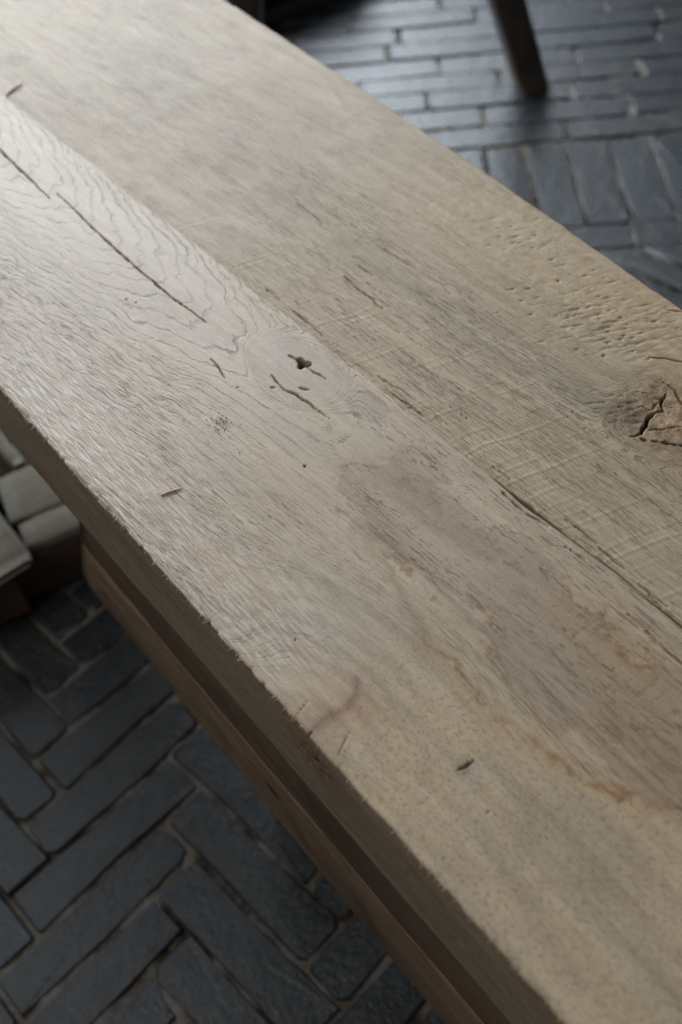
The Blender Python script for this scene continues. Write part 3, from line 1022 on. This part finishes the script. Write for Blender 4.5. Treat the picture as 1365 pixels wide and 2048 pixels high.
def board(name, mat, parent, origin, ang, x0, x1, y0, y1, z0, z1, bev=0.004, slant=0.0, nx=24):
    """a board with eased arrises; x along the board at angle ang in plan; slant moves the bottom of its far end"""
    prof = []
    for (cy, cz, a0) in ((y0 + bev, z1 - bev, 180), (y1 - bev, z1 - bev, 90), (y1 - bev, z0 + bev, 0), (y0 + bev, z0 + bev, -90)):
        for s in (0, 30, 60, 90):
            t = math.radians(a0 - s)
            prof.append((cy + bev * math.cos(t), cz + bev * math.sin(t)))
    rr = random.Random(len(bpy.data.objects))
    ox = rr.uniform(0, 99)
    pts = np.zeros((nx, len(prof), 3))
    for i in range(nx):
        for j, (y, z) in enumerate(prof):
            t = i / (nx - 1)
            xa = x0 + slant * (z1 - z) / max(z1 - z0, 1e-6)
            x = xa + (x1 - xa) * t
            w = .0008 * float(vnoise(np.array(x * 9 + ox), np.array(j * .9)))
            pts[i, j] = (x, y + w, z + w)
    # eased ends
    for i in (0, -1):
        cy, cz = pts[i, :, 1].mean(), pts[i, :, 2].mean()
        pts[i, :, 1] += np.sign(cy - pts[i, :, 1]) * bev * .5
        pts[i, :, 2] += np.sign(cz - pts[i, :, 2]) * bev * .5
    me = mesh_grid(name, pts, True, True)
    o = link(name, me, mat, parent)
    base = Vector(parent.location) if parent is not None else Vector((0, 0, 0))
    o.location = Vector((origin[0], origin[1], 0)) - base
    o.rotation_euler = (0, 0, ang)
    return o


# the rail under the left edge, overhang shade coloured into its upper board; local x runs along the table, local y away from the left edge
LE = nv_ * V0
board('apron_shade_band', M_APRON_SHADE, table, LE, phi, -0.513, 0.52, 0.0125, 0.050, 0.3275, TOP - TH - 0.0015, 0.003, slant=-0.069, nx=60)
board('lower_apron', M_APRON, table, LE, phi, -0.582, 0.52, 0.0115, 0.050, 0.209, 0.3262, 0.004, slant=-0.061, nx=60)
board('apron', M_APRON, table, LE, phi, -0.513, 0.52, 0.26, 0.30, 0.36, TOP - TH - 0.0015, 0.005, nx=20)
for (a, b) in ((-0.42, .053), (-0.42, .188), (0.40, .053), (0.40, .188)):
    board('leg', M_APRON, table, LE, phi, a, a + .07, b, b + .07, 0.0, TOP - TH - 0.002, 0.005, nx=3)

# ------------------------------------------------------------------ low platform at the left, behind the table
PB = math.radians(20.5)
eb = np.array([math.cos(PB), math.sin(PB)])
nb = np.array([-math.sin(PB), math.cos(PB)])
plat = empty('low_platform', (eb * -0.15 + nb * 0.95).tolist() + [0])
tag(plat, 'low brown platform topped with pale grey boards, left behind the table', 'platform')
o0 = np.zeros(2)
ZP = 0.094
board('frame_rail', M_FRAME, plat, o0, PB, -1.2, 0.26, 0.822, 0.870, 0.002, ZP - .017, 0.004, nx=20)
board('frame_rail', M_FRAME, plat, o0, PB, -1.2, 0.26, 1.02, 1.06, 0.002, ZP - .017, 0.004, nx=20)
board('frame_rail', M_FRAME, plat, o0, PB + math.pi / 2, 0.872, 1.018, -0.05, 0.0, 0.002, ZP - .018, 0.004, nx=8)
board('frame_rail', M_FRAME, plat, o0, PB + math.pi / 2, 0.872, 1.018, 0.42, 0.47, 0.002, ZP - .018, 0.004, nx=8)
board('frame_panel', M_FRAME, plat, o0, PB, -1.2, 0.26, 0.950, 1.019, 0.030, ZP - .018, 0.004, nx=20)
board('frame_rail', M_FRAME, plat, o0, PB, -1.2, -0.117, 0.800, 0.8205, 0.002, ZP - .017, 0.004, nx=20)
board('top_board', M_PALE, plat, o0, PB, -0.090, 0.255, 0.8215, 0.8650, ZP - .016, ZP, 0.004, nx=16)
board('top_board', M_PALE, plat, o0, PB, -0.098, 0.255, 0.8668, 0.9495, ZP - .016, ZP + .001, 0.004, nx=16)
board('top_board', M_PALE, plat, o0, phi, -1.10, -0.803, -0.03, 0.1035, ZP - .0155, ZP + .004, 0.008, nx=24)
board('top_board', M_PALE, plat, o0, phi, -1.12, -0.944, 0.150, 0.1670, ZP - .016, ZP + .004, 0.003, nx=16)

# ------------------------------------------------------------------ three-legged stool: only one foot stands in view
SC = Vector((0.08, 1.80, 0))
stool = empty('stool', SC)
tag(stool, 'dark wooden stool whose splayed square leg stands on the bricks beyond the table', 'stool')


def stool_leg(ang):
    z0, z1 = 0.0, 0.70
    foot, topr = 0.3815, 0.3815 - 0.345 * 0.70
    rows_ = []
    n = 14
    for i in range(n):
        t = i / (n - 1)
        z = z0 + (z1 - z0) * t
        rad = foot + (topr - foot) * t
        hw = 0.027 + 0.004 * t
        bev = .003 if i else .004
        ring = []
        for (sx, sy) in ((-1, -1), (1, -1), (1, 1), (-1, 1)):
            for kx, ky in (((1, 0), (0, 1)) if sx * sy < 0 else ((0, 1), (1, 0))):
                x = sx * (hw - bev * kx)
                y = sy * (hw - bev * ky)
                a = math.radians(14)
                ring.append((rad + x * math.cos(a) - y * math.sin(a), x * math.sin(a) + y * math.cos(a), z))
        rows_.append(ring)
    P = np.array(rows_)
    o = link('leg', mesh_grid('leg', P, True, True), M_STOOL, stool)
    o.rotation_euler = (0, 0, ang)
    return o


for a in (0, 120, 240):
    stool_leg(math.radians(a))
vs, fs = [], []
N = 40
ringz = [(0.0, .700), (.150, .700), (.160, .706), (.163, .718), (.158, .730), (.148, .735), (.05, .731), (0.0, .730)]
for (r_, z) in ringz[1:-1]:
    for i in range(N):
        vs.append((r_ * math.cos(2 * math.pi * i / N), r_ * math.sin(2 * math.pi * i / N), z))
nr_ = len(ringz) - 2
for j in range(nr_ - 1):
    for i in range(N):
        fs.append((j * N + i, j * N + (i + 1) % N, (j + 1) * N + (i + 1) % N, (j + 1) * N + i))
fs.append(tuple(range(N))[::-1])
fs.append(tuple((nr_ - 1) * N + i for i in range(N)))
link('seat', mesh_py('seat', vs, fs), M_STOOL, stool)

# ------------------------------------------------------------------ dark padded footstool at the top edge of the picture
FA = math.radians(26.6)
FE = np.array([-0.0257, 2.1629])
fx = np.array([math.cos(FA), math.sin(FA)])
fn = np.array([-fx[1], fx[0]])
foot = empty('footstool', tuple(FE + fx * -.25 + fn * .2) + (0,))
tag(foot, 'low dark leather footstool on the bricks, its corner cut by the top of the picture', 'footstool')
board('base_frame', M_STOOL, foot, FE, FA, -0.62, 0.30, 0.0, 0.40, 0.0, 0.035, 0.006, nx=10)


def cushion(x0, x1, y0, y1, z0, z1):
    nx, ny = 40, 26
    m = 0.035
    pts, fcs = [], []
    cx, cy, hx, hy = (x0 + x1) / 2, (y0 + y1) / 2, (x1 - x0) / 2, (y1 - y0) / 2
    prof = []
    for s in range(0, 13):
        t = math.radians(-90 + 180 * s / 12)
        prof.append((-m + m * math.cos(t), (z0 + z1) / 2 + (z1 - z0) / 2 * math.sin(t)))
    prof += [(-.09, z1 + .010), (-.15, z1 + .013)]
    nn = 56
    for (ins, z) in prof:
        for i in range(nn):
            t = 2 * math.pi * i / nn
            c, s = math.cos(t), math.sin(t)
            e = 5.0
            k = (abs(c) ** e + abs(s) ** e) ** (-1 / e)
            pts.append((cx + (hx + ins) * c * k, cy + (hy + ins) * s * k, z + .002 * math.sin(9 * t)))
    for j in range(len(prof) - 1):
        for i in range(nn):
            fcs.append((j * nn + i, j * nn + (i + 1) % nn, (j + 1) * nn + (i + 1) % nn, (j + 1) * nn + i))
    fcs.append(tuple((len(prof) - 1) * nn + i for i in range(nn)))
    fcs.append(tuple(range(nn))[::-1])
    o = link('cushion', mesh_py('cushion', pts, fcs, True), M_LEATHER, foot)
    o.location = Vector((FE[0], FE[1], 0)) - Vector(foot.location)
    o.rotation_euler = (0, 0, FA)


cushion(-0.63, 0.31, -0.005, 0.41, 0.036, 0.15)


# ------------------------------------------------------------------ splinters and crumbs lying on the table
def splinter(name, mat, p0, p1, r0, bow, label):
    (u0, v0), (u1, v1) = p0, p1
    n, m = 9, 6
    ln = math.hypot(u1 - u0, v1 - v0)
    P = np.zeros((n, m, 3))
    for i in range(n):
        t = i / (n - 1)
        r = r0 * (0.35 + .65 * math.sin(math.pi * min(max(t, .08), .92)) ** .5)
        for j in range(m):
            a = 2 * math.pi * j / m + .4
            off = bow * math.sin(math.pi * t)
            P[i, j] = (ln * (t - .5), off + r * math.cos(a), r * .75 + r * .75 * math.sin(a))
    me = mesh_grid(name, P, True, True)
    o = link(name, me, mat)
    w0 = to_world(np.array([u0]), np.array([v0]), np.array([0.]))[0]
    w1 = to_world(np.array([u1]), np.array([v1]), np.array([0.]))[0]
    c = (w0 + w1) / 2
    o.location = (c[0] + TC[0], c[1] + TC[1], TOP + .0001)
    o.rotation_euler = (0, 0, math.atan2(w1[1] - w0[1], w1[0] - w0[0]))
    return tag(o, label, 'splinter')


splinter('splinter', M_SPLINT, (-.386, .030), (-.382, .042), .0008, .0001, 'thin pinkish wood splinter lying near the left edge of the table')
splinter('splinter', M_SPLINT2, (-.894, .186), (-.901, .206), .0011, .0008, 'brown wood splinter lying on the far left end of the table')

cv, cf = [], []
rc = random.Random(3)
for i in range(90):
    s = .005 if i < 62 else .010
    uu, vv = -.410 + rc.gauss(0, s * .9), .092 + rc.gauss(0, s * .55)
    w = to_world(np.array([uu]), np.array([vv]), np.array([0.]))[0]
    r = rc.uniform(.00018, .00046)
    k0 = len(cv)
    x, y, z = w[0] + TC[0], w[1] + TC[1], TOP + .0003
    a = rc.uniform(0, 6.28)
    for j in range(4):
        cv.append((x + r * math.cos(a + j * 1.57) * rc.uniform(.7, 1.3), y + r * math.sin(a + j * 1.57) * rc.uniform(.7, 1.3), z))
    cv.append((x, y, z + r * 1.1))
    cv.append((x, y, z - r))
    for j in range(4):
        cf.append((k0 + j, k0 + (j + 1) % 4, k0 + 4))
        cf.append((k0 + (j + 1) % 4, k0 + j, k0 + 5))
cr_ = link('crumbs', mesh_py('crumbs', cv, cf), M_CRUMB)
tag(cr_, 'sprinkle of tiny dark crumbs on the smooth left plank', 'crumbs', None, 'stuff')

# torn fibres standing off the sawn left arris
hv, hf = [], []
for i in range(150):
    uu = rc.uniform(-.62, -.02)
    ln = rc.uniform(.0008, .0030)
    wd = rc.uniform(.00010, .00022)
    du = rc.uniform(-.0012, .0016)
    zz = rc.uniform(-.0012, .0001)
    q_ = np.array([[uu - wd, .0008, zz], [uu + wd, .0008, zz], [uu + du + wd * .3, -ln, zz + rc.uniform(-.001, .0005)], [uu, .0008, zz - .0003]])
    w = to_world(q_[:, 0], q_[:, 1], q_[:, 2] + TOP)
    k0 = len(hv)
    hv += [tuple(p) for p in w]
    hf += [(k0, k0 + 1, k0 + 2), (k0 + 1, k0 + 3, k0 + 2), (k0 + 3, k0, k0 + 2), (k0, k0 + 3, k0 + 1)]
hb = link('torn_fibres', mesh_py('torn_fibres', hv, hf), M_HAIR, table)
hb['kind'] = 'stuff'
